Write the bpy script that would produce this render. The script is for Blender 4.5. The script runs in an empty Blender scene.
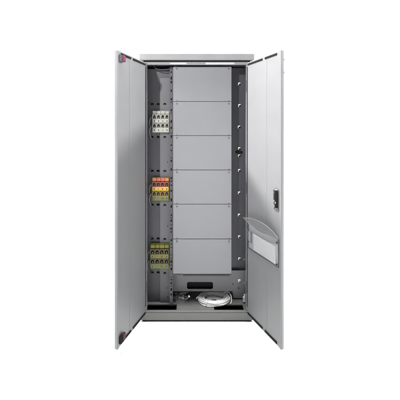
import bpy, bmesh, math, random
from mathutils import Vector, Matrix
random.seed(7)
S = bpy.context.scene
COL = S.collection
R = math.radians

# ------------------------------------------------------------------ camera
CAM = Vector((-0.0485, -2.11, 1.439))
cd = bpy.data.cameras.new('camera'); cam = bpy.data.objects.new('camera', cd); COL.objects.link(cam)
cam.location = CAM; cam.rotation_euler = (R(90), 0, 0)
cd.sensor_width = 36; cd.lens = 25.43; cd.shift_x = 0.025; cd.shift_y = -0.1768
cd.clip_start = 0.05; cd.clip_end = 500
S.camera = cam

# ------------------------------------------------------------------ unseen surroundings: white behind, bright cap added above to whiten the floor, dim front
W = bpy.data.worlds.new('World'); S.world = W; W.use_nodes = True
nt = W.node_tree; N = nt.nodes; L = nt.links
bg = N['Background']
tc = N.new('ShaderNodeTexCoord'); sp = N.new('ShaderNodeSeparateXYZ'); L.new(tc.outputs['Generated'], sp.inputs[0])
def maprange(sock, a, b, c, d):
    m = N.new('ShaderNodeMapRange'); m.interpolation_type = 'SMOOTHSTEP'
    m.inputs['From Min'].default_value = a; m.inputs['From Max'].default_value = b
    m.inputs['To Min'].default_value = c; m.inputs['To Max'].default_value = d
    L.new(sock, m.inputs['Value']); return m.outputs['Result']
FRONT, BACK, TOP = 0.07, 1.15, 26.0
hor = maprange(sp.outputs['Y'], -0.25, 0.35, FRONT, BACK)
dt = N.new('ShaderNodeVectorMath'); dt.operation = 'DOT_PRODUCT'; dt.inputs[1].default_value = (0, -0.07, 0.9975)
L.new(tc.outputs['Generated'], dt.inputs[0])
up = maprange(dt.outputs['Value'], 0.915, 0.98, 0.0, TOP)
mx = N.new('ShaderNodeMath'); mx.operation = 'MAXIMUM'; L.new(hor, mx.inputs[0]); L.new(up, mx.inputs[1])
bg.inputs['Color'].default_value = (1, 1, 1, 1); L.new(mx.outputs[0], bg.inputs['Strength'])

# ------------------------------------------------------------------ lamps
def lamp(name, pos, target, power, radius, cone, blend, col=(1, 1, 1)):
    d = bpy.data.lights.new(name, 'SPOT'); d.shadow_soft_size = radius; d.energy = power; d.color = col
    d.spot_size = R(cone); d.spot_blend = blend
    o = bpy.data.objects.new(name, d); COL.objects.link(o); o.location = pos
    o.rotation_euler = (Vector(target) - Vector(pos)).to_track_quat('-Z', 'Y').to_euler()
    return o
lamp('key_lamp', (-1.86, -3.35, 2.70), (0, 0, 1.85), 570, 0.07, 44, 1.0, (1.0, 0.98, 0.98))
lamp('hall_lamp', (-2.62, -0.15, 4.30), (0.45, -0.17, 1.65), 1900, 0.14, 28, 0.9, (1.0, 0.99, 0.98))
lamp('hall_lamp', (3.30, -0.15, 3.70), (-0.44, -0.17, 1.75), 980, 0.26, 30, 0.9, (1.0, 0.99, 0.98))
vs = S.view_settings
S.display_settings.display_device = 'sRGB'
vs.view_transform = 'Standard'; vs.look = 'None'; vs.exposure = 0; vs.gamma = 1; vs.use_curve_mapping = False

# ------------------------------------------------------------------ materials
def mat(name, col, rough=0.5, metal=0.0, var=0.0, bump=0.0, bscale=400, vscale=6, coat=0.0, spec=0.5, alpha=1.0, trans=0.0, rvar=0.0, wav=0.0):
    m = bpy.data.materials.new(name); m.use_nodes = True
    n = m.node_tree.nodes; l = m.node_tree.links; b = n['Principled BSDF']
    b.inputs['Base Color'].default_value = (*col, 1); b.inputs['Roughness'].default_value = rough
    b.inputs['Metallic'].default_value = metal; b.inputs['Specular IOR Level'].default_value = spec
    b.inputs['Coat Weight'].default_value = coat; b.inputs['Alpha'].default_value = alpha
    b.inputs['Transmission Weight'].default_value = trans
    t = n.new('ShaderNodeTexCoord')
    if var:
        x = n.new('ShaderNodeTexNoise'); x.inputs['Scale'].default_value = vscale; x.inputs['Detail'].default_value = 6
        x.inputs['Roughness'].default_value = 0.65
        l.new(t.outputs['Object'], x.inputs['Vector'])
        r = n.new('ShaderNodeMix'); r.data_type = 'RGBA'
        r.inputs[6].default_value = (*[c * (1 - var) for c in col], 1); r.inputs[7].default_value = (*[min(1, c * (1 + var)) for c in col], 1)
        l.new(x.outputs['Fac'], r.inputs[0]); l.new(r.outputs[2], b.inputs['Base Color'])
        if rvar:
            q = n.new('ShaderNodeMapRange'); q.inputs['To Min'].default_value = rough - rvar; q.inputs['To Max'].default_value = rough + rvar
            l.new(x.outputs['Fac'], q.inputs['Value']); l.new(q.outputs[0], b.inputs['Roughness'])
    if bump:
        x = n.new('ShaderNodeTexNoise'); x.inputs['Scale'].default_value = bscale; x.inputs['Detail'].default_value = 2
        l.new(t.outputs['Object'], x.inputs['Vector'])
        u = n.new('ShaderNodeBump'); u.inputs['Strength'].default_value = bump; u.inputs['Distance'].default_value = 0.001
        l.new(x.outputs['Fac'], u.inputs['Height']); l.new(u.outputs['Normal'], b.inputs['Normal'])
        if wav:      # slight oil-canning of thin sheet metal
            y = n.new('ShaderNodeTexNoise'); y.inputs['Scale'].default_value = 5.0; y.inputs['Detail'].default_value = 1
            l.new(t.outputs['Object'], y.inputs['Vector'])
            v = n.new('ShaderNodeBump'); v.inputs['Strength'].default_value = wav; v.inputs['Distance'].default_value = 0.012
            l.new(y.outputs['Fac'], v.inputs['Height']); l.new(v.outputs['Normal'], u.inputs['Normal'])
    return m
PAINT = mat('grey_powder_coat', (0.196, 0.198, 0.202), 0.40, wav=0.45, var=0.06, bump=0.12, bscale=500, vscale=4, rvar=0.06)
PANEL = mat('cover_panel_paint', (0.183, 0.186, 0.194), 0.38, wav=0.40, var=0.06, bump=0.10, bscale=600, vscale=3, rvar=0.06)
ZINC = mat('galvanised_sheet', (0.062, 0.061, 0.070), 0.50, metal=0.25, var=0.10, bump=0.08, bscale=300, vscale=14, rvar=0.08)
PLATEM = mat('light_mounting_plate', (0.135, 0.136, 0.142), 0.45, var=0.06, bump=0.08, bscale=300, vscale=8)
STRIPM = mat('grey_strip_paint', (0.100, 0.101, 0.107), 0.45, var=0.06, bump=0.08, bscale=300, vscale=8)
LATCHM = mat('brushed_latch_plate', (0.30, 0.30, 0.31), 0.35, metal=0.7, var=0.1, vscale=60)
PLINTHM = mat('plinth_paint', (0.155, 0.160, 0.150), 0.45, var=0.10, bump=0.12, bscale=500, vscale=9)
STRIPW = mat('lip_reflection_white', (0.37, 0.37, 0.38), 0.8, var=0.12, vscale=25)  # pale colour of the lamp reflection painted along the head lip
DARKZ = mat('dark_zinc', (0.07, 0.07, 0.074), 0.5, metal=0.3, var=0.12, vscale=20)  # dark zinc tone, also on screws, hinges and small fittings
FLOORM = mat('dusty_dark_base', (0.145, 0.143, 0.136), 0.6, var=0.35, bump=0.3, bscale=120, vscale=18)
BLACK = mat('black_rubber_and_shade', (0.006, 0.006, 0.0065), 0.8, spec=0.2)  # real rubber, and the black that paints shade in slots and gaps
BLACKP = mat('black_plastic_and_shade', (0.015, 0.015, 0.017), 0.35)  # real plastic, and the painted shadow line under the covers
STEEL = mat('bright_steel', (0.62, 0.62, 0.63), 0.25, metal=1.0, var=0.1, vscale=60)
TABM = mat('lit_zinc_tab', (0.80, 0.80, 0.80), 0.4, metal=0.0)  # near white because the light on the hooks is in the colour
WHITEP = mat('white_plastic', (0.66, 0.66, 0.655), 0.4, var=0.03)
CABLE = mat('white_cable_sheath', (0.86, 0.86, 0.85), 0.42, var=0.04, vscale=40)
CREAM = mat('cream_housing', (0.3, 0.3, 0.265), 0.4, var=0.05, vscale=60)
YELLOW = mat('yellow_housing', (0.46, 0.28, 0.02), 0.38, var=0.08, vscale=60)
ORANGE = mat('orange_housing', (0.22, 0.045, 0.02), 0.38, var=0.08, vscale=60)
RED = mat('red_housing', (0.42, 0.085, 0.045), 0.38, var=0.08, vscale=60)
OLIVE = mat('yellow_green_housing', (0.125, 0.115, 0.004), 0.38, var=0.10, vscale=60)
SALMON = mat('salmon_marker', (0.42, 0.17, 0.05), 0.4, var=0.1, vscale=60)
AMBER = mat('amber_housing', (0.20, 0.12, 0.010), 0.4, var=0.1, vscale=60)
DYEL = mat('dark_yellow_housing', (0.07, 0.056, 0.005), 0.4, var=0.1, vscale=60)
GREENY = mat('green_yellow_housing', (0.1, 0.11, 0.01), 0.38, var=0.10, vscale=60)
BUMPM = mat('dark_violet_grey_rubber', (0.045, 0.038, 0.05), 0.6)
MAG = mat('magenta_rubber', (0.15, 0.003, 0.05), 0.6)
DRED = mat('dark_red_rubber', (0.035, 0.002, 0.004), 0.6)
PLAST = mat('smoky_clear_plastic', (0.26, 0.27, 0.28), 0.22, alpha=0.58, spec=0.7)
FILM = mat('clear_film', (0.75, 0.77, 0.80), 0.15, alpha=0.16, spec=0.6)
PAPER = mat('white_paper', (0.74, 0.74, 0.74), 0.8)
PGREY = mat('pocket_grey_plastic', (0.24, 0.245, 0.25), 0.35)
WHITEFLOOR = mat('white_studio_floor', (0.93, 0.93, 0.93), 0.9, var=0.01, vscale=1, spec=0.1)

# ------------------------------------------------------------------ mesh helpers
class MB:
    def __init__(s): s.bm = bmesh.new()
    def box(s, x0, x1, y0, y1, z0, z1, bev=0.0, seg=2):
        r = bmesh.ops.create_cube(s.bm, size=1.0)
        vs = r['verts']
        for v in vs:
            v.co = Vector(((x0 + x1) / 2 + v.co.x * (x1 - x0), (y0 + y1) / 2 + v.co.y * (y1 - y0), (z0 + z1) / 2 + v.co.z * (z1 - z0)))
        if bev:
            es = list({e for v in vs for e in v.link_edges})
            bmesh.ops.bevel(s.bm, geom=es, offset=bev, segments=seg, profile=0.5, affect='EDGES', clamp_overlap=True)
        return s
    def cyl(s, c, axis, r, h, seg=20, r2=None, bev=0.0):
        q = Vector((0, 0, 1)).rotation_difference(Vector(axis).normalized()).to_matrix().to_4x4()
        g = bmesh.ops.create_cone(s.bm, cap_ends=True, segments=seg, radius1=r, radius2=r if r2 is None else r2, depth=h,
                                  matrix=Matrix.Translation(Vector(c)) @ q)
        if bev:
            es = [e for e in {e for v in g['verts'] for e in v.link_edges} if any(len(f.verts) > 4 for f in e.link_faces)]
            bmesh.ops.bevel(s.bm, geom=es, offset=bev, segments=2, affect='EDGES')
        return s
    def tube(s, pts, r, seg=8, closed=False):
        pts = [Vector(p) for p in pts]; n = len(pts); rings = []
        for i, p in enumerate(pts):
            a = pts[(i - 1) % n] if (closed or i > 0) else p
            b = pts[(i + 1) % n] if (closed or i < n - 1) else p
            t = (b - a).normalized()
            u = t.cross(Vector((0, 0, 1)))
            if u.length < 1e-3: u = t.cross(Vector((1, 0, 0)))
            u.normalize(); w = u.cross(t)
            rings.append([s.bm.verts.new(p + (u * math.cos(2 * math.pi * k / seg) + w * math.sin(2 * math.pi * k / seg)) * r) for k in range(seg)])
        for i in range(n if closed else n - 1):
            A, B = rings[i], rings[(i + 1) % n]
            for k in range(seg): s.bm.faces.new((A[k], A[(k + 1) % seg], B[(k + 1) % seg], B[k]))
        if not closed:
            s.bm.faces.new(rings[0]); s.bm.faces.new(rings[-1][::-1])
        return s
    def plate(s, outer, holes, y, th):
        """flat sheet in the xz plane at y (front face), thickness th backwards, with real cut-outs"""
        b = bmesh.new()
        def loop(p):
            v = [b.verts.new((x, 0, z)) for x, z in p]
            return [b.edges.new((v[i], v[(i + 1) % len(v)])) for i in range(len(v))]
        es = loop(outer)
        for h in holes: es += loop(h)
        bmesh.ops.triangle_fill(b, use_beauty=True, use_dissolve=False, edges=es, normal=(0, -1, 0))
        g = bmesh.ops.extrude_face_region(b, geom=b.faces[:])
        for v in [e for e in g['geom'] if isinstance(e, bmesh.types.BMVert)]: v.co.y += th
        for v in b.verts: v.co.y += y
        bmesh.ops.recalc_face_normals(b, faces=b.faces)
        me = bpy.data.meshes.new('tmp'); b.to_mesh(me); b.free(); s.bm.from_mesh(me); bpy.data.meshes.remove(me)
        return s
    def strip(s, xs, z0, z1, holes, y, th):
        zs = [z0] + [q for h in holes for q in h] + [z1]
        vs = [[s.bm.verts.new((x, y, z)) for x in xs] for z in zs]
        fs = [s.bm.faces.new((vs[i][k], vs[i][k + 1], vs[i + 1][k + 1], vs[i + 1][k])) for i in range(len(zs) - 1) for k in range(len(xs) - 1) if not (k == 1 and i % 2 == 1)]
        g = bmesh.ops.extrude_face_region(s.bm, geom=fs)
        for v in g['geom']:
            if isinstance(v, bmesh.types.BMVert): v.co.y += th
        return s
    def grid(s, f, nu, nv, th=0.0):
        vs = [[s.bm.verts.new(f(i / nu, j / nv)) for j in range(nv + 1)] for i in range(nu + 1)]
        fs = [s.bm.faces.new((vs[i][j], vs[i + 1][j], vs[i + 1][j + 1], vs[i][j + 1])) for i in range(nu) for j in range(nv)]
        if th: bmesh.ops.solidify(s.bm, geom=fs, thickness=th)
        return s
    def build(s, name, m, parent=None, smooth=False, mats=None):
        bmesh.ops.recalc_face_normals(s.bm, faces=s.bm.faces)
        me = bpy.data.meshes.new(name); s.bm.to_mesh(me); s.bm.free()
        for q in (mats or [m]): me.materials.append(q)
        for p in me.polygons: p.use_smooth = smooth
        o = bpy.data.objects.new(name, me); COL.objects.link(o)
        if parent: o.parent = parent
        return o
def rect(x0, x1, z0, z1): return [(x0, z0), (x1, z0), (x1, z1), (x0, z1)]
def rrect(x0, x1, z0, z1, r, n=5):
    out = []
    for cx, cz, a in ((x1 - r, z0 + r, -90), (x1 - r, z1 - r, 0), (x0 + r, z1 - r, 90), (x0 + r, z0 + r, 180)):
        for k in range(n + 1):
            t = R(a + 90 * k / n); out.append((cx + r * math.cos(t), cz + r * math.sin(t)))
    return out
def tag(o, label=None, cat=None, group=None, kind=None):
    if label: o['label'] = label
    if cat: o['category'] = cat
    if group: o['group'] = group
    if kind: o['kind'] = kind
    return o
def empty(name, loc=(0, 0, 0)):
    o = bpy.data.objects.new(name, None); o.location = loc; COL.objects.link(o); o.empty_display_size = 0.1; return o
# layout measured on the front plane: 133.9 photo pixels per metre at y = 0
def X(px, y): return (px - 190) / (282.5 / (2.11 + y)) - 0.0485
def Z(py, y): return 1.439 - (py - 129.3) / (282.5 / (2.11 + y))

# ------------------------------------------------------------------ floor
fl = MB(); fl.box(-60, 60, -60, 120, -0.05, 0.0)
tag(fl.build('floor', WHITEFLOOR), 'plain bright white studio floor under the open cabinet', 'floor', kind='structure')

# ------------------------------------------------------------------ cabinet shell
cab = tag(empty('electrical_cabinet'), 'tall grey steel electrical distribution cabinet standing with both doors open', 'electrical cabinet')
HX0, HX1 = -0.377, 0.376          # hinge lines
BX0, BX1 = -0.415, 0.421          # body
DEP = 0.33
b = MB(); b.box(BX0 - 0.012, BX1 + 0.010, -0.006, DEP + 0.004, 1.955, 2.004, 0.005, 3); b.build('roof', PAINT, cab)
for x0, x1 in ((BX0, BX0 + 0.018), (BX1 - 0.018, BX1)):
    b = MB(); b.box(x0, x1, 0.003, DEP, 0.083, 1.953, 0.002); b.build('side_panel', PAINT, cab)
b = MB(); b.box(BX0 + 0.019, BX1 - 0.019, DEP - 0.012, DEP - 0.002, 0.085, 1.952); b.build('back_panel', PAINT, cab)
# sill / plinth
b = MB(); b.box(BX0, BX1, 0.0, 0.020, 0.012, 0.0705, 0.003); b.box(BX0, BX1, DEP - .02, DEP, 0.012, 0.0705, 0.003); b.box(BX0, BX0 + .02, .0205, DEP - .0205, 0.012, 0.0705, 0.003); b.box(BX1 - .02, BX1, .0205, DEP - .0205, 0.012, 0.0705, 0.003); b.box(BX0 + 0.022, BX1 - 0.022, -0.0015, 0.014, 0.0710, 0.083, 0.004, 3)
b.build('plinth', PLINTHM, cab)
b = MB(); b.box(BX0 + 0.012, BX1 - 0.012, 0.008, DEP - 0.008, 0.0, 0.0115); b.build('base_skid', BLACK, cab)
# front frame: posts and head lip, black bar painting the shade in the roof gap
b = MB()
b.box(BX0 + 0.0185, HX0 + 0.006, 0.001, 0.030, 0.0835, 1.9425, 0.002)
b.box(HX1 - 0.004, BX1 - 0.0185, 0.001, 0.030, 0.0835, 1.9425, 0.002)
b.build('door_frame', PAINT, cab)
b = MB(); b.box(HX0 + 0.0065, HX1 - 0.0045, 0.001, 0.022, 1.922, 1.942, 0.002); b.build('head_rail', PAINT, cab)
b = MB(); b.box(BX0 + 0.03, BX1 - 0.03, 0.004, 0.028, 1.943, 1.9545); b.build('roof_gap_shade', BLACK, cab)
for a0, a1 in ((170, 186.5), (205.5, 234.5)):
    b = MB(); b.box(X(a0, 0), X(a1, 0), -0.0025, 0.0008, 1.9235, 1.9375, 0.001); b.build('lip_reflection', STRIPW, cab)  # pale strips standing in for a reflection on the lip
# ceiling pan inside
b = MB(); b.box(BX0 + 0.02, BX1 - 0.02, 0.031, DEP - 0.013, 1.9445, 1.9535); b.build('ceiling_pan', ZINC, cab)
# floor pan with two cable openings, black sheets below painting the dark inside them
def fpan():
    b = MB(); x0, x1 = BX0 + 0.019, BX1 - 0.019
    out = [(x0, 0.0145), (x1, 0.0145), (x1, DEP - 0.013), (x0, DEP - 0.013)]
    hl = [rect(X(147, .05), X(176.5, .05), 0.024, 0.082), rect(X(214, .05), X(243, .05), 0.024, 0.078)]
    b.plate(out, hl, 0, 0.004)
    for v in b.bm.verts: v.co = Vector((v.co.x, v.co.z, 0.0755 - v.co.y))
    return b.build('floor_pan', FLOORM, cab)
fpan()
for a0, a1, y1 in ((147, 176.5, 0.082), (214, 243, 0.078)):
    x0, x1 = X(a0, .05), X(a1, .05)
    b = MB(); b.box(x0 - .004, x1 + .004, 0.0215, y1 + .004, 0.014, 0.016); b.build('seal_and_opening_shade', BLACK, cab)  # black sheet added so the opening looks dark inside
    b = MB(); b.box(x0 + .001, x1 + .003, y1 - .001, y1 + .003, 0.0716, 0.0800, 0.0006); b.box(x1 - .0005, x1 + .003, 0.022, y1 - .0012, 0.0716, 0.0800, 0.0006)
    b.build('opening_rim', ZINC, cab)

# rear mounting plate with the long cable slot
YB = 0.150
slot = rrect(X(187, YB), X(213, YB), Z(289, YB), Z(282, YB), 0.014)
zt_p = Z(270.5, YB)
b = MB(); b.plate([(X(172.6, YB), Z(291.2, YB)), (X(232.5, YB), Z(291.2, YB)), (X(233.5, YB), Z(298, YB)), (X(245.6, YB), Z(298, YB)), (X(245.6, YB), zt_p), (X(172.6, YB), zt_p)], [slot], YB, 0.002)  # right extension's lighter tone stands in for floor bounce on the column
b.box(X(172.6, YB), X(232, YB), YB + .0022, YB + .020, Z(291.2, YB), Z(291.2, YB) + .002); b.build('mounting_plate', PLATEM, cab)
b = MB(); b.box(X(186, YB), X(214, YB), YB + 0.026, YB + 0.028, Z(291.2, YB) + .004, Z(276, YB)); b.build('slot_shade', BLACK, cab)  # black sheet added to paint the shade inside the slot
b = MB(); b.box(X(183, YB), X(230, YB), YB - .004, YB - .0005, Z(275.8, YB), Z(274.4, YB), .001); b.build('panel_shadow_line', BLACKP, cab)  # dark bar painting the shadow below the bottom cover
# left device column with slots
YL = 0.115
rows = [104, 137, 171, 205, 239, 273]
def tri_slot(px, py, y, w=0.022, h=0.016):
    x, z = X(px, y), Z(py, y)
    return [(x - w / 2, z - h / 2), (x - w / 7, z - h / 2), (x - w / 7, z - h * .22), (x + w / 7, z - h * .22), (x + w / 7, z - h / 2), (x + w / 2, z - h / 2), (x + w / 2, z + h * .2), (x + w * .25, z + h / 2), (x - w * .25, z + h / 2), (x - w / 2, z + h * .2)]
YC = YL + 0.010
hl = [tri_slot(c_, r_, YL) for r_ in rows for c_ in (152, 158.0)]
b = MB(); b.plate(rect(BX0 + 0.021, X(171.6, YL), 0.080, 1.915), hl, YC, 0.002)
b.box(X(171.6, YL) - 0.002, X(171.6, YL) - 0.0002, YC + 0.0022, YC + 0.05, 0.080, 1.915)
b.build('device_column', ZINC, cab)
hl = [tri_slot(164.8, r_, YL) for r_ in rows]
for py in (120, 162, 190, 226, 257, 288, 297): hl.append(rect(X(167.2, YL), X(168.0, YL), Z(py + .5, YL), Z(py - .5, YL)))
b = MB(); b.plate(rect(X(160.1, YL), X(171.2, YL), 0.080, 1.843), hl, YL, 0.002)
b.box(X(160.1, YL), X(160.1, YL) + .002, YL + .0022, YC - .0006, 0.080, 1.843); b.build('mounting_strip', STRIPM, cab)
b = MB(); b.box(X(160.1, YL) + .003, X(170.6, YL), YL + .005, YL + .006, 0.085, 1.84); b.build('strip_hole_shade', BLACK, cab)  # black sheet painting the shade in the strip's holes
b = MB(); b.box(BX0 + 0.022, X(171.2, YL) - .004, YC + 0.030, YC + 0.032, 0.080, 1.915); b.build('column_hole_shade', BLACK, cab)  # black sheet painting the shade in the left column's holes
for r_ in rows:
    x, z = X(151.6, YL), Z(r_ - .2, YL)
    b = MB(); b.box(x - .011, x - .006, YL - .006, YL - .0005, z - .010, z + .010, .001); b.box(x - .0055, x + .004, YL - .006, YL - .0005, z + .006, z + .010, .001); b.build('hook_tab', DARKZ, cab)

# right device column, bent hooks with caught light put into their white
YR = 0.180
hl = []
hooks = [84, 105.5, 127, 148.2, 155.6, 170.5, 192.5, 214.5, 236.5, 258.5]
for py in hooks: hl.append(rect(X(239.0, YR), X(240.6, YR), Z(py + 1.2, YR), Z(py - .4, YR)))
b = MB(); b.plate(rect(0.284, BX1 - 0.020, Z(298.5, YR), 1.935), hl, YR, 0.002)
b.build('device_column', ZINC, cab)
b = MB(); b.box(0.286, BX1 - 0.021, YR + 0.025, YR + 0.027, 0.15, 1.93); b.build('column_hole_shade', BLACK, cab)  # black sheet painting the shade in the right column's holes
hrng = random.Random(5)
for py in hooks + [280]:
    YR = YB if py == 280 else 0.180
    x, z = X(238.6 + hrng.uniform(-.25, .25), YR), Z(py + hrng.uniform(-.3, .3), YR)
    b = MB(); b.box(x - .007, x + .012, YR - .012, YR - .0006, z + .002, z + .011, .0015); b.box(x - .007, x + .001, YR - .012, YR - .0006, z - .010, z + .0016, .0015)
    hk = hrng.uniform(-.12, .12)
    for v in b.bm.verts: v.co.z += (v.co.x - x) * hk
    b.build('hook_tab', TABM, cab)
YR = 0.180
x, z = X(238.8, YR), Z(152.2, YR)
b = MB(); b.cyl((x, YR - .012, z), (0, 1, 0), (.016), .030, 20, bev=.002); b.box(x - .026, x + .026, YR - .014, YR - .001, z - .009, z + .009, .002); b.build('door_switch', BLACK, cab)
for px, py in ((238.5, 288), (233, 284), (241.5, 272)):
    YG = YB if py > 273 else YR
    b = MB(); b.cyl((X(px, YG), YG - .002, Z(py, YG)), (0, 1, 0), .006, .003, 16); b.build('grommet', BLACKP, cab)
# white plastic clip on the right lower corner
x, z = X(244.2, .10), Z(299.5, .10)
b = MB(); b.box(x - .010, x + .009, .095, .110, z - .020, z + .022, .005, 3); b.box(x - .003, x + .009, .097, .108, z + .0215, z + .04, .003); b.build('cable_clip', WHITEP, cab)
for zz in (0.14, 0.26, 0.44):   # small screws on the right jamb
    b = MB(); b.cyl((HX1 - .008, .06, zz), (1, 0, 0), .006, .008, 14); b.build('jamb_screw', STEEL, cab)

# support rails on both sides of the covers (left one is perforated)
YP = 0.050
PX0, PX1 = X(173, YP), X(231.5, YP)
zt, zb = Z(66.5, YP), Z(274, YP)
hl = []; zz = 0.16
rail0, rail1 = PX0 - 0.026, PX0 - 0.003
while zz < 1.88:
    h = random.choice((.006, .010, .016, .022)); hl.append(rect(rail0 + .008, rail0 + .016, zz, zz + h)); zz += h + random.choice((.012, .02, .03, .05))
b = MB(); b.strip([rail0, rail0 + .007, rail0 + .017, rail1], 0.080, zt, [(h[0][1], h[2][1]) for h in hl], YP + 0.014, 0.002); b.box(rail0, rail0 + .002, YP + .0165, YP + .06, .080, zt)
b.build('perforated_rail', ZINC, cab)
b = MB(); b.box(rail0 + .003, rail1, YP + .022, YP + .024, .080, zt); b.build('rail_hole_shade', BLACK, cab)  # black sheet painting the shade in the rail perforations
b = MB(); b.box(PX1 - .012, PX1 + .003, YP + .014, YP + .045, zb - .02, zt); b.build('support_rail', DARKZ, cab)
b = MB(); b.box(PX0 + .012, PX1 - .013, YP + .030, YP + .034, zb + .004, zt); b.build('panel_backing', BLACK, cab)

# six cover panels
seams = [66.5, 101.5, 135.6, 170, 204.2, 239, 274]
pscrews = []
for i in range(6):
    z1, z0 = Z(seams[i], YP) - 0.0016, Z(seams[i + 1], YP) + 0.0016
    tilt = random.uniform(-.0008, .0008)
    b = MB(); b.box(PX0, PX1, YP, YP + 0.016, z0, z1, 0.0018, 2)
    for v in b.bm.verts: v.co.y += tilt * (v.co.z - z0) / (z1 - z0)
    p = b.build('cover_panel', PANEL, cab)
    for sx, sz in ((PX0 + .030, z1 - .016), (PX1 - .020, z1 - .016), (PX0 + .030, z0 + .005), (PX1 - .020, z0 + .005)):
        if sz < z0 + .01 and i == 5: continue
        b = MB()
        b.cyl((sx, YP - .001, sz), (0, 1, 0), .0058 if sz > z0 + .01 else .0035, .003, 18, bev=.0006)
        b.box(sx - .004, sx + .004, YP - .0032, YP - .0026, sz - .0006, sz + .0006)
        b.build('screw', DARKZ, p)
b = MB(); b.box(PX0 - .002, PX0 + .075, YP + .006, YP + .03, zb - .014, zb - .003, .002); b.build('panel_bracket', ZINC, cab)
b = MB()
b.tube([(X(152, .06), .07, 1.94), (X(156, .06), .065, 1.905), (X(160, .06), .06, 1.897), (X(166, .06), .06, 1.899), (X(172, .06), .06, 1.905), (X(178, .06), .06, 1.94)], .0035, 8)
b.build('earth_wire', DARKZ, cab, True)

# ------------------------------------------------------------------ terminal blocks
def terminal_block(p0, p1, q0, q1, cols, label, edge=None):
    """cols: housing material of cap, upper sockets, middle screw strip, lower sockets, lower screw strip"""
    y1 = YL - 0.0015; y0 = YL - 0.046
    xa, xb, zb_, zt_ = X(p0, y0), X(p1, y0), Z(q1, y0), Z(q0, y0)
    H = zt_ - zb_; Wd = xb - xa
    m = MB(); m.box(xa, xb, YL - 0.014, y1, zb_, zt_, .003); root = m.build('terminal_block', cols[4], cab); root['label'] = label
    n = 4; cw = (Wd - .006) / n
    def zf(f): return zt_ - f * H
    for k in range(n):
        m = MB(); m.box(xa + .003 + k * cw, xa + .003 + (k + 1) * cw - .0015, y0 + .010 + .003 * (k % 2), YL - .0145, zf(.165), zf(.02 + .012 * (k % 2)), .0025)
        m.build('marker_tag', cols[0] if k % 3 else cols[5] if len(cols) > 5 else cols[0], root)
    for (f0, f1, hm, sm, g) in ((.18, .395, cols[1], cols[2], .565), (.585, .79, cols[3], cols[4], .985)):
        for k in range(n):
            ca = xa + .003 + k * cw; cb = ca + cw - .0024
            za, zc = zf(f1), zf(f0); hh = zc - za
            m = MB(); m.plate(rect(ca, cb, za, zc), [[(ca + cw * .14, za + hh * .10), (cb - cw * .14, za + hh * .10), (cb - cw * .14, za + hh * .66), (cb - cw * .26, za + hh * .86), (ca + cw * .26, za + hh * .86), (ca + cw * .14, za + hh * .66)]], y0, .026)
            t = m.build('terminal', hm, root)
            m = MB(); m.box(ca + .001, cb - .001, YL - .0185, YL - .0155, za + .001, zc - .001); m.build('terminal_cavity', BLACKP, root)
            m = MB(); m.box(ca + cw * .34, cb - cw * .34, y0 + .006, y0 + .016, za + hh * .11, za + hh * .48, .001)
            m.build('clamp', CLAMP, root)
        m = MB(); m.box(xa + .003, xb - .0045, y0 - .004, YL - .0145, zf(g), zf(f1) - .0006, .004, 3); m.build('screw_strip', sm, root)
        for k in range(n):
            m = MB(); m.cyl((xa + .003 + cw * (k + .48), y0 - .0046, zf((f1 + g) / 2)), (0, 1, 0), cw * .15, .003, 14, bev=.0004)
            m.build('screw', BLACKP if (k * 7 + int(q0)) % 4 else CLAMP, root)
    if edge:
        m = MB(); m.box(xb - .0005, xb + .007, y0 + .004, YL - .003, zb_ + .50 * H, zt_ - .06 * H, .002); m.build('end_stop', edge, root)
    for k in range(2):
        z0_ = zb_ + H * (.25 + .4 * k)
        m = MB(); m.tube([(xa + .002, YL - .03, z0_), (xa - .010, YL - .033, z0_ + .004), (xa - .019, YL - .031, z0_ - .012), (xa - .022, YL - .026, z0_ - .035), (xa - .019, YL - .018, z0_ - .06), (xa - .010, YL - .006, z0_ - .09)], .0034, 8)
        m.build('wire', WIREM, root, True)
    return root
WIREM = mat('grey_wire', (0.16, 0.16, 0.17), 0.4)
CLAMP = mat('dull_clamp_steel', (0.12, 0.12, 0.12), 0.45, metal=0.6)
terminal_block(152.0, 169.6, 110.4, 132.6, [CREAM, CREAM, CREAM, CREAM, CREAM], 'cream terminal block at the top of the left column', YELLOW)
terminal_block(151.8, 169.4, 177.8, 201, [RED, ORANGE, YELLOW, AMBER, GREENY, SALMON], 'red and yellow terminal block halfway down the left column')
terminal_block(149.8, 169.4, 245.2, 268.9, [OLIVE, DYEL, OLIVE, DYEL, GREENY], 'dull yellow green terminal block low on the left column')

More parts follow.
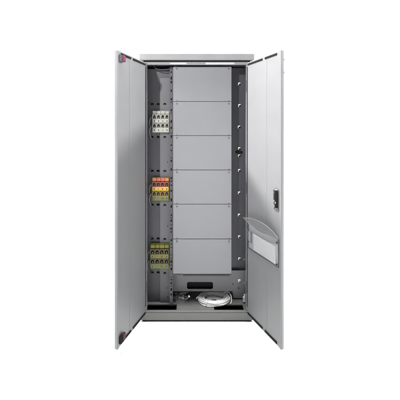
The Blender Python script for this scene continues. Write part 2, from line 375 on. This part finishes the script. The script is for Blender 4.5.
# ------------------------------------------------------------------ doors
DZ0, DZ1 = 0.062, 1.934
def door(hx, ang, length, s, label):
    """local x runs from hinge to free edge, inner face on local y = 0 and the sheet goes to y = -s*0.018"""
    def bx(m, x0, x1, n0, n1, z0, z1, bev=0): m.box(x0, x1, min(s * n0, s * n1), max(s * n0, s * n1), z0, z1, bev)   # n measured inwards
    m = MB(); bx(m, 0.002, length, -0.019, 0.0, DZ0, DZ1, 0.0025)
    d = m.build('door', PAINT, cab); d.location = (hx, -0.004, 0); d.rotation_euler = (0, 0, ang); d['label'] = label
    # raised inner border and stiffening channel, both folded sheet
    m = MB()
    for a in ((length - .017, length - .001, DZ0 + .001, DZ1 - .001),):
        bx(m, a[0], a[1], 0.0003, 0.0035, a[2], a[3], 0.0015)
    m.build('edge_fold', PAINT, d)
    m = MB(); cx = length * .56
    bx(m, cx - .022, cx + .022, 0.0003, 0.0011, DZ0 + .03, DZ1 - .03, 0.0007); m.build('stiffener', PAINT, d)
    for z in (DZ0 + .016, DZ1 - .016):
        for u0, u1 in ((.012, length * .50), (length * .57, length - .040)):
            m = MB(); bx(m, u0, u1, 0.0003, 0.0045, z - .0065, z + .0065, .001); m.build('seal_and_opening_shade', BLACK, d)
    for z in (0.26, 1.00, 1.76):
        m = MB(); m.cyl((-.003, s * -.004, z), (0, 0, 1), .0075, .085, 16, bev=.001); m.build('hinge', DARKZ, d)
    m = MB(); bx(m, .003, .010, .0004, .004, DZ0 + .06, DZ1 - .03, .0008); m.build('hinge_seal', BLACKP, d)
    return d, bx
LANG = math.atan2(-0.344, -0.126); RANG = math.atan2(-0.344, 0.146)
LLEN, RLEN = 0.366, 0.374
dl, bl = door(HX0, LANG, LLEN, 1, 'left door with a magenta rubber bumper at its upper corner')
dr, br = door(HX1, RANG, RLEN, -1, 'right door with a black latch and a document pocket')
# corner bumpers, left door
def bumper(z, cap, k):
    m = MB(); bl(m, LLEN - .038, LLEN - .012, .004, .016, z - .024, z + .022, .003); m.build('bumper_bracket', BUMPM if k else BLACK, dl)
    m = MB(); bl(m, LLEN - .066, LLEN - .0385, .003, .022, z - .018, z + .022, .005); m.build('bumper_cap', cap, dl)
bumper(DZ1 - .046, MAG, 1); bumper(DZ0 + .052, DRED, 0)
# latch on the right door
lz0, lz1 = 0.918, 1.064; lu = RLEN - .040
m = MB(); m.plate(rrect(lu - .020, lu + .018, lz0, lz1, .013), [], 0.0005, .005); m.build('latch_plate', LATCHM, dr)
m = MB(); m.box(lu - .004, lu + .0165, .0057, .020, lz0 + .022, lz1 - .012, .004); m.build('latch_case', BLACK, dr)
m = MB(); m.box(lu - .016, lu - .006, .0057, .018, lz0 + .070, lz1 - .030, .003); m.build('latch_lever', BLACKP, dr)
for zz, rr in ((lz1 - .020, .012), (lz0 + .050, .010), (lz0 + .017, .007)):
    m = MB(); m.cyl((lu - .010, .010, zz), (0, 1, 0), rr, .010, 20, bev=.001); m.build('latch_bolt', STEEL, dr)
m = MB(); m.box(lu - .002, lu + .012, .0203, .026, lz0 + .052, lz0 + .064, .001); m.build('latch_bracket', STEEL, dr)
for m_ in dr.children:
    if m_.name.split('.')[0].startswith('latch'):
        for v in m_.data.vertices: v.co.y = -v.co.y        # inner face of this door looks along local -y
        m_.data.flip_normals()
for zz in (1.875, 1.795):
    m = MB(); m.cyl((RLEN - .004, .0205, zz), (0, 1, 0), .006, .004, 14, bev=.001); m.build('door_rivet', PAINT, dr)

# document pocket (clear plastic wallet, bowed open at the top)
pu0, pu1, pz0, pz1 = .028, RLEN - .022, .566, .752
def bow(a): return 0.010 + 0.012 * math.sin(math.pi * min(1, (.30 + .70 * a))) ** 0.8
m = MB(); br(m, pu0, pu1, .0005, .003, pz0, pz1, .001); m.build('pocket_back', PGREY, dr)
def front(u, v):
    a = pu0 + (pu1 - pu0) * u
    ztop = .705 - .014 * math.sin(math.pi * u)
    return Vector((a, -(0.007 + v ** 1.5 * (bow(u) - .008)), pz0 + .004 + (ztop - pz0) * v))
m = MB(); m.grid(front, 24, 12, .0012); m.build('pocket_front', FILM, dr, True)
def crom(tab, t):
    k = max(0, min(len(tab) - 2, next((i for i in range(len(tab) - 1) if t <= tab[i + 1][0]), len(tab) - 2)))
    p = [tab[max(0, min(len(tab) - 1, k + d))] for d in (-1, 0, 1, 2)]
    f = (t - p[1][0]) / (p[2][0] - p[1][0])
    return [0.5 * (2 * p[1][c] + (p[2][c] - p[0][c]) * f + (2 * p[0][c] - 5 * p[1][c] + 4 * p[2][c] - p[3][c]) * f * f + (3 * p[1][c] - p[0][c] - 3 * p[2][c] + p[3][c]) * f ** 3) for c in range(1, len(p[0]))]
# lid edges: (fraction along the pocket, distance from the door, height)
LO = [(0, .026, .766), (.18, .014, .748), (.40, .012, .735), (.65, .011, .739), (1, .006, .746)]
UP = [(0, .050, .796), (.22, .052, .812), (.50, .046, .820), (.74, .038, .812), (.90, .022, .786), (1, .008, .756)]
def lip(u, v):
    a, b_ = crom(LO, u), crom(UP, u)
    return Vector((pu0 + (pu1 - pu0) * u, -(a[0] + (b_[0] - a[0]) * v + .008 * math.sin(math.pi * v) * (1 - u)), a[1] + (b_[1] - a[1]) * v))
m = MB(); m.grid(lip, 40, 8, .0012); m.build('pocket_lid', PLAST, dr, True)
for v in (0, 1):
    m = MB(); m.tube([lip(i / 40, v) for i in range(41)], .0022, 8); m.build('pocket_rim', PGREY, dr, True)
m = MB()
m.tube([(pu0, -.006, pz1 - .01), (pu0, -.007, pz0 + .003), (pu1, -.007, pz0 + .003), (pu1, -.006, pz1 - .01)], .0032, 8); m.build('pocket_edge', DARKZ, dr, True)
for u, z in ((pu0 + .008, pz1 - .055), (pu1 - .010, pz1 - .030), (pu1 - .010, pz0 + .018), (pu0 + .008, pz0 + .05)):
    m = MB(); m.cyl((u, -.011, z), (0, 1, 0), .0048, .006, 14); m.build('pocket_rivet', BLACKP, dr)
m = MB(); br(m, pu0 + .022, pu0 + .042, .0035, .0055, pz0 + .045, pz0 + .128, .0005); m.build('pocket_tab', BLACKP, dr)
# paper in the pocket: a thing of its own
def sheet(u, v): return Vector((pu0 + .060 + (pu1 - pu0 - .088) * u, -(.0050 + .0008 * math.sin(5.0 * u + .4) * v), pz0 + .010 + .118 * v - .006 * u * v))
m = MB(); m.grid(sheet, 16, 8, .0006); pp = m.build('paper_sheet', PAPER, None, True)
pp.location = dr.location; pp.rotation_euler = dr.rotation_euler
tag(pp, 'white paper sheet tucked into the clear document pocket on the right door', 'paper')

# ------------------------------------------------------------------ loose things on the cabinet floor
FZ = 0.0757
cx, cy = X(214.0, .14), .135
coil = tag(empty('cable_coil', (cx, cy, FZ)), 'white cable coiled in a ring on the cabinet floor', 'cable coil')
m = MB(); pts = []
turns, seg = 20, 56
for i in range(turns * seg + 1):
    t = i / seg; a = 2 * math.pi * t
    lay = int(t) % 4; ring = int(t) // 4
    rad = .113 - .0080 * ring - .002 * (lay % 2) + .0035 * math.sin(a * 1.3 + 1.7 * t) + .0015 * math.sin(5 * a + t)
    z = .006 + .0086 * lay + .0015 * math.sin(3 * a + t)
    pts.append((rad * 1.08 * math.cos(a + 2.6), rad * .72 * math.sin(a + 2.6), z))
m.tube(pts, .0046, 8); m.build('cable', CABLE, coil, True)
m = MB()
m.tube([(-.108, .012, .022), (-.122, .004, .030), (-.136, .001, .027), (-.140, -.006, .018)], .0046, 8); m.build('cable_end', CABLE, coil, True)
m = MB()
m.tube([(.080, .050, .036), (.108, .054, .042), (.130, .042, .040), (.138, .010, .030), (.134, -.026, .014), (.124, -.05, .006)], .0046, 8); m.build('cable_end', CABLE, coil, True)
for a in (0.5, 2.5, 4.2):
    m = MB(); c = Vector((.098 * 1.08 * math.cos(a), .096 * .72 * math.sin(a), .018)); tdir = Vector((math.cos(a), math.sin(a) * .72, 0)).normalized()
    ring = [c + tdir * (.028 * math.cos(q)) + Vector((0, 0, .0205 * math.sin(q))) for q in [2 * math.pi * k / 20 for k in range(20)]]
    m.tube(ring, .0028, 6, True); m.build('cable_tie', WHITEP, coil, True)
m = MB(); pts = [((.018 + .00019 * k) * 1.15 * math.cos(.22 * k), -.012 + (.018 + .00019 * k) * .72 * math.sin(.22 * k), .014 + .002 * math.sin(.7 * k)) for k in range(230)]
m.tube(pts, .0048, 8); m.build('inner_loop', CABLE, coil, True)

bx_, by_ = X(179.5, .15), .165
bag = tag(empty('hardware_bag', (bx_, by_, FZ)), 'small clear bag of loose steel bolts on the dark cabinet floor', 'hardware bag')
rng = random.Random(3)
for i in range(22):
    a = rng.uniform(0, 6.28); tl = rng.uniform(-.4, .5); px, py = rng.uniform(-.065, .06), rng.uniform(-.045, .03); pz = .009 + rng.uniform(0, .022)
    dv = Vector((math.cos(a) * math.cos(tl), math.sin(a) * math.cos(tl), math.sin(tl)))
    c = Vector((px, py, pz)); m = MB()
    m.cyl(c, dv, .0052, .038, 12); m.cyl(c + dv * .021, dv, .0105, .008, 6); m.build('bolt', STEEL if i % 3 else BLACKP, bag)
def film(u, v):
    r = .10 * v; a = 2 * math.pi * u
    return Vector((r * .82 * math.cos(a) * (1 + .08 * math.sin(7 * a)), r * .55 * math.sin(a) * (1 + .08 * math.cos(5 * a)), .002 + .040 * (1 - v ** 2.5) + .006 * math.sin(9 * a + 5 * v) * v * (1 - v) * 3))
m = MB(); m.grid(film, 48, 10); m.build('bag_film', FILM, bag, True)
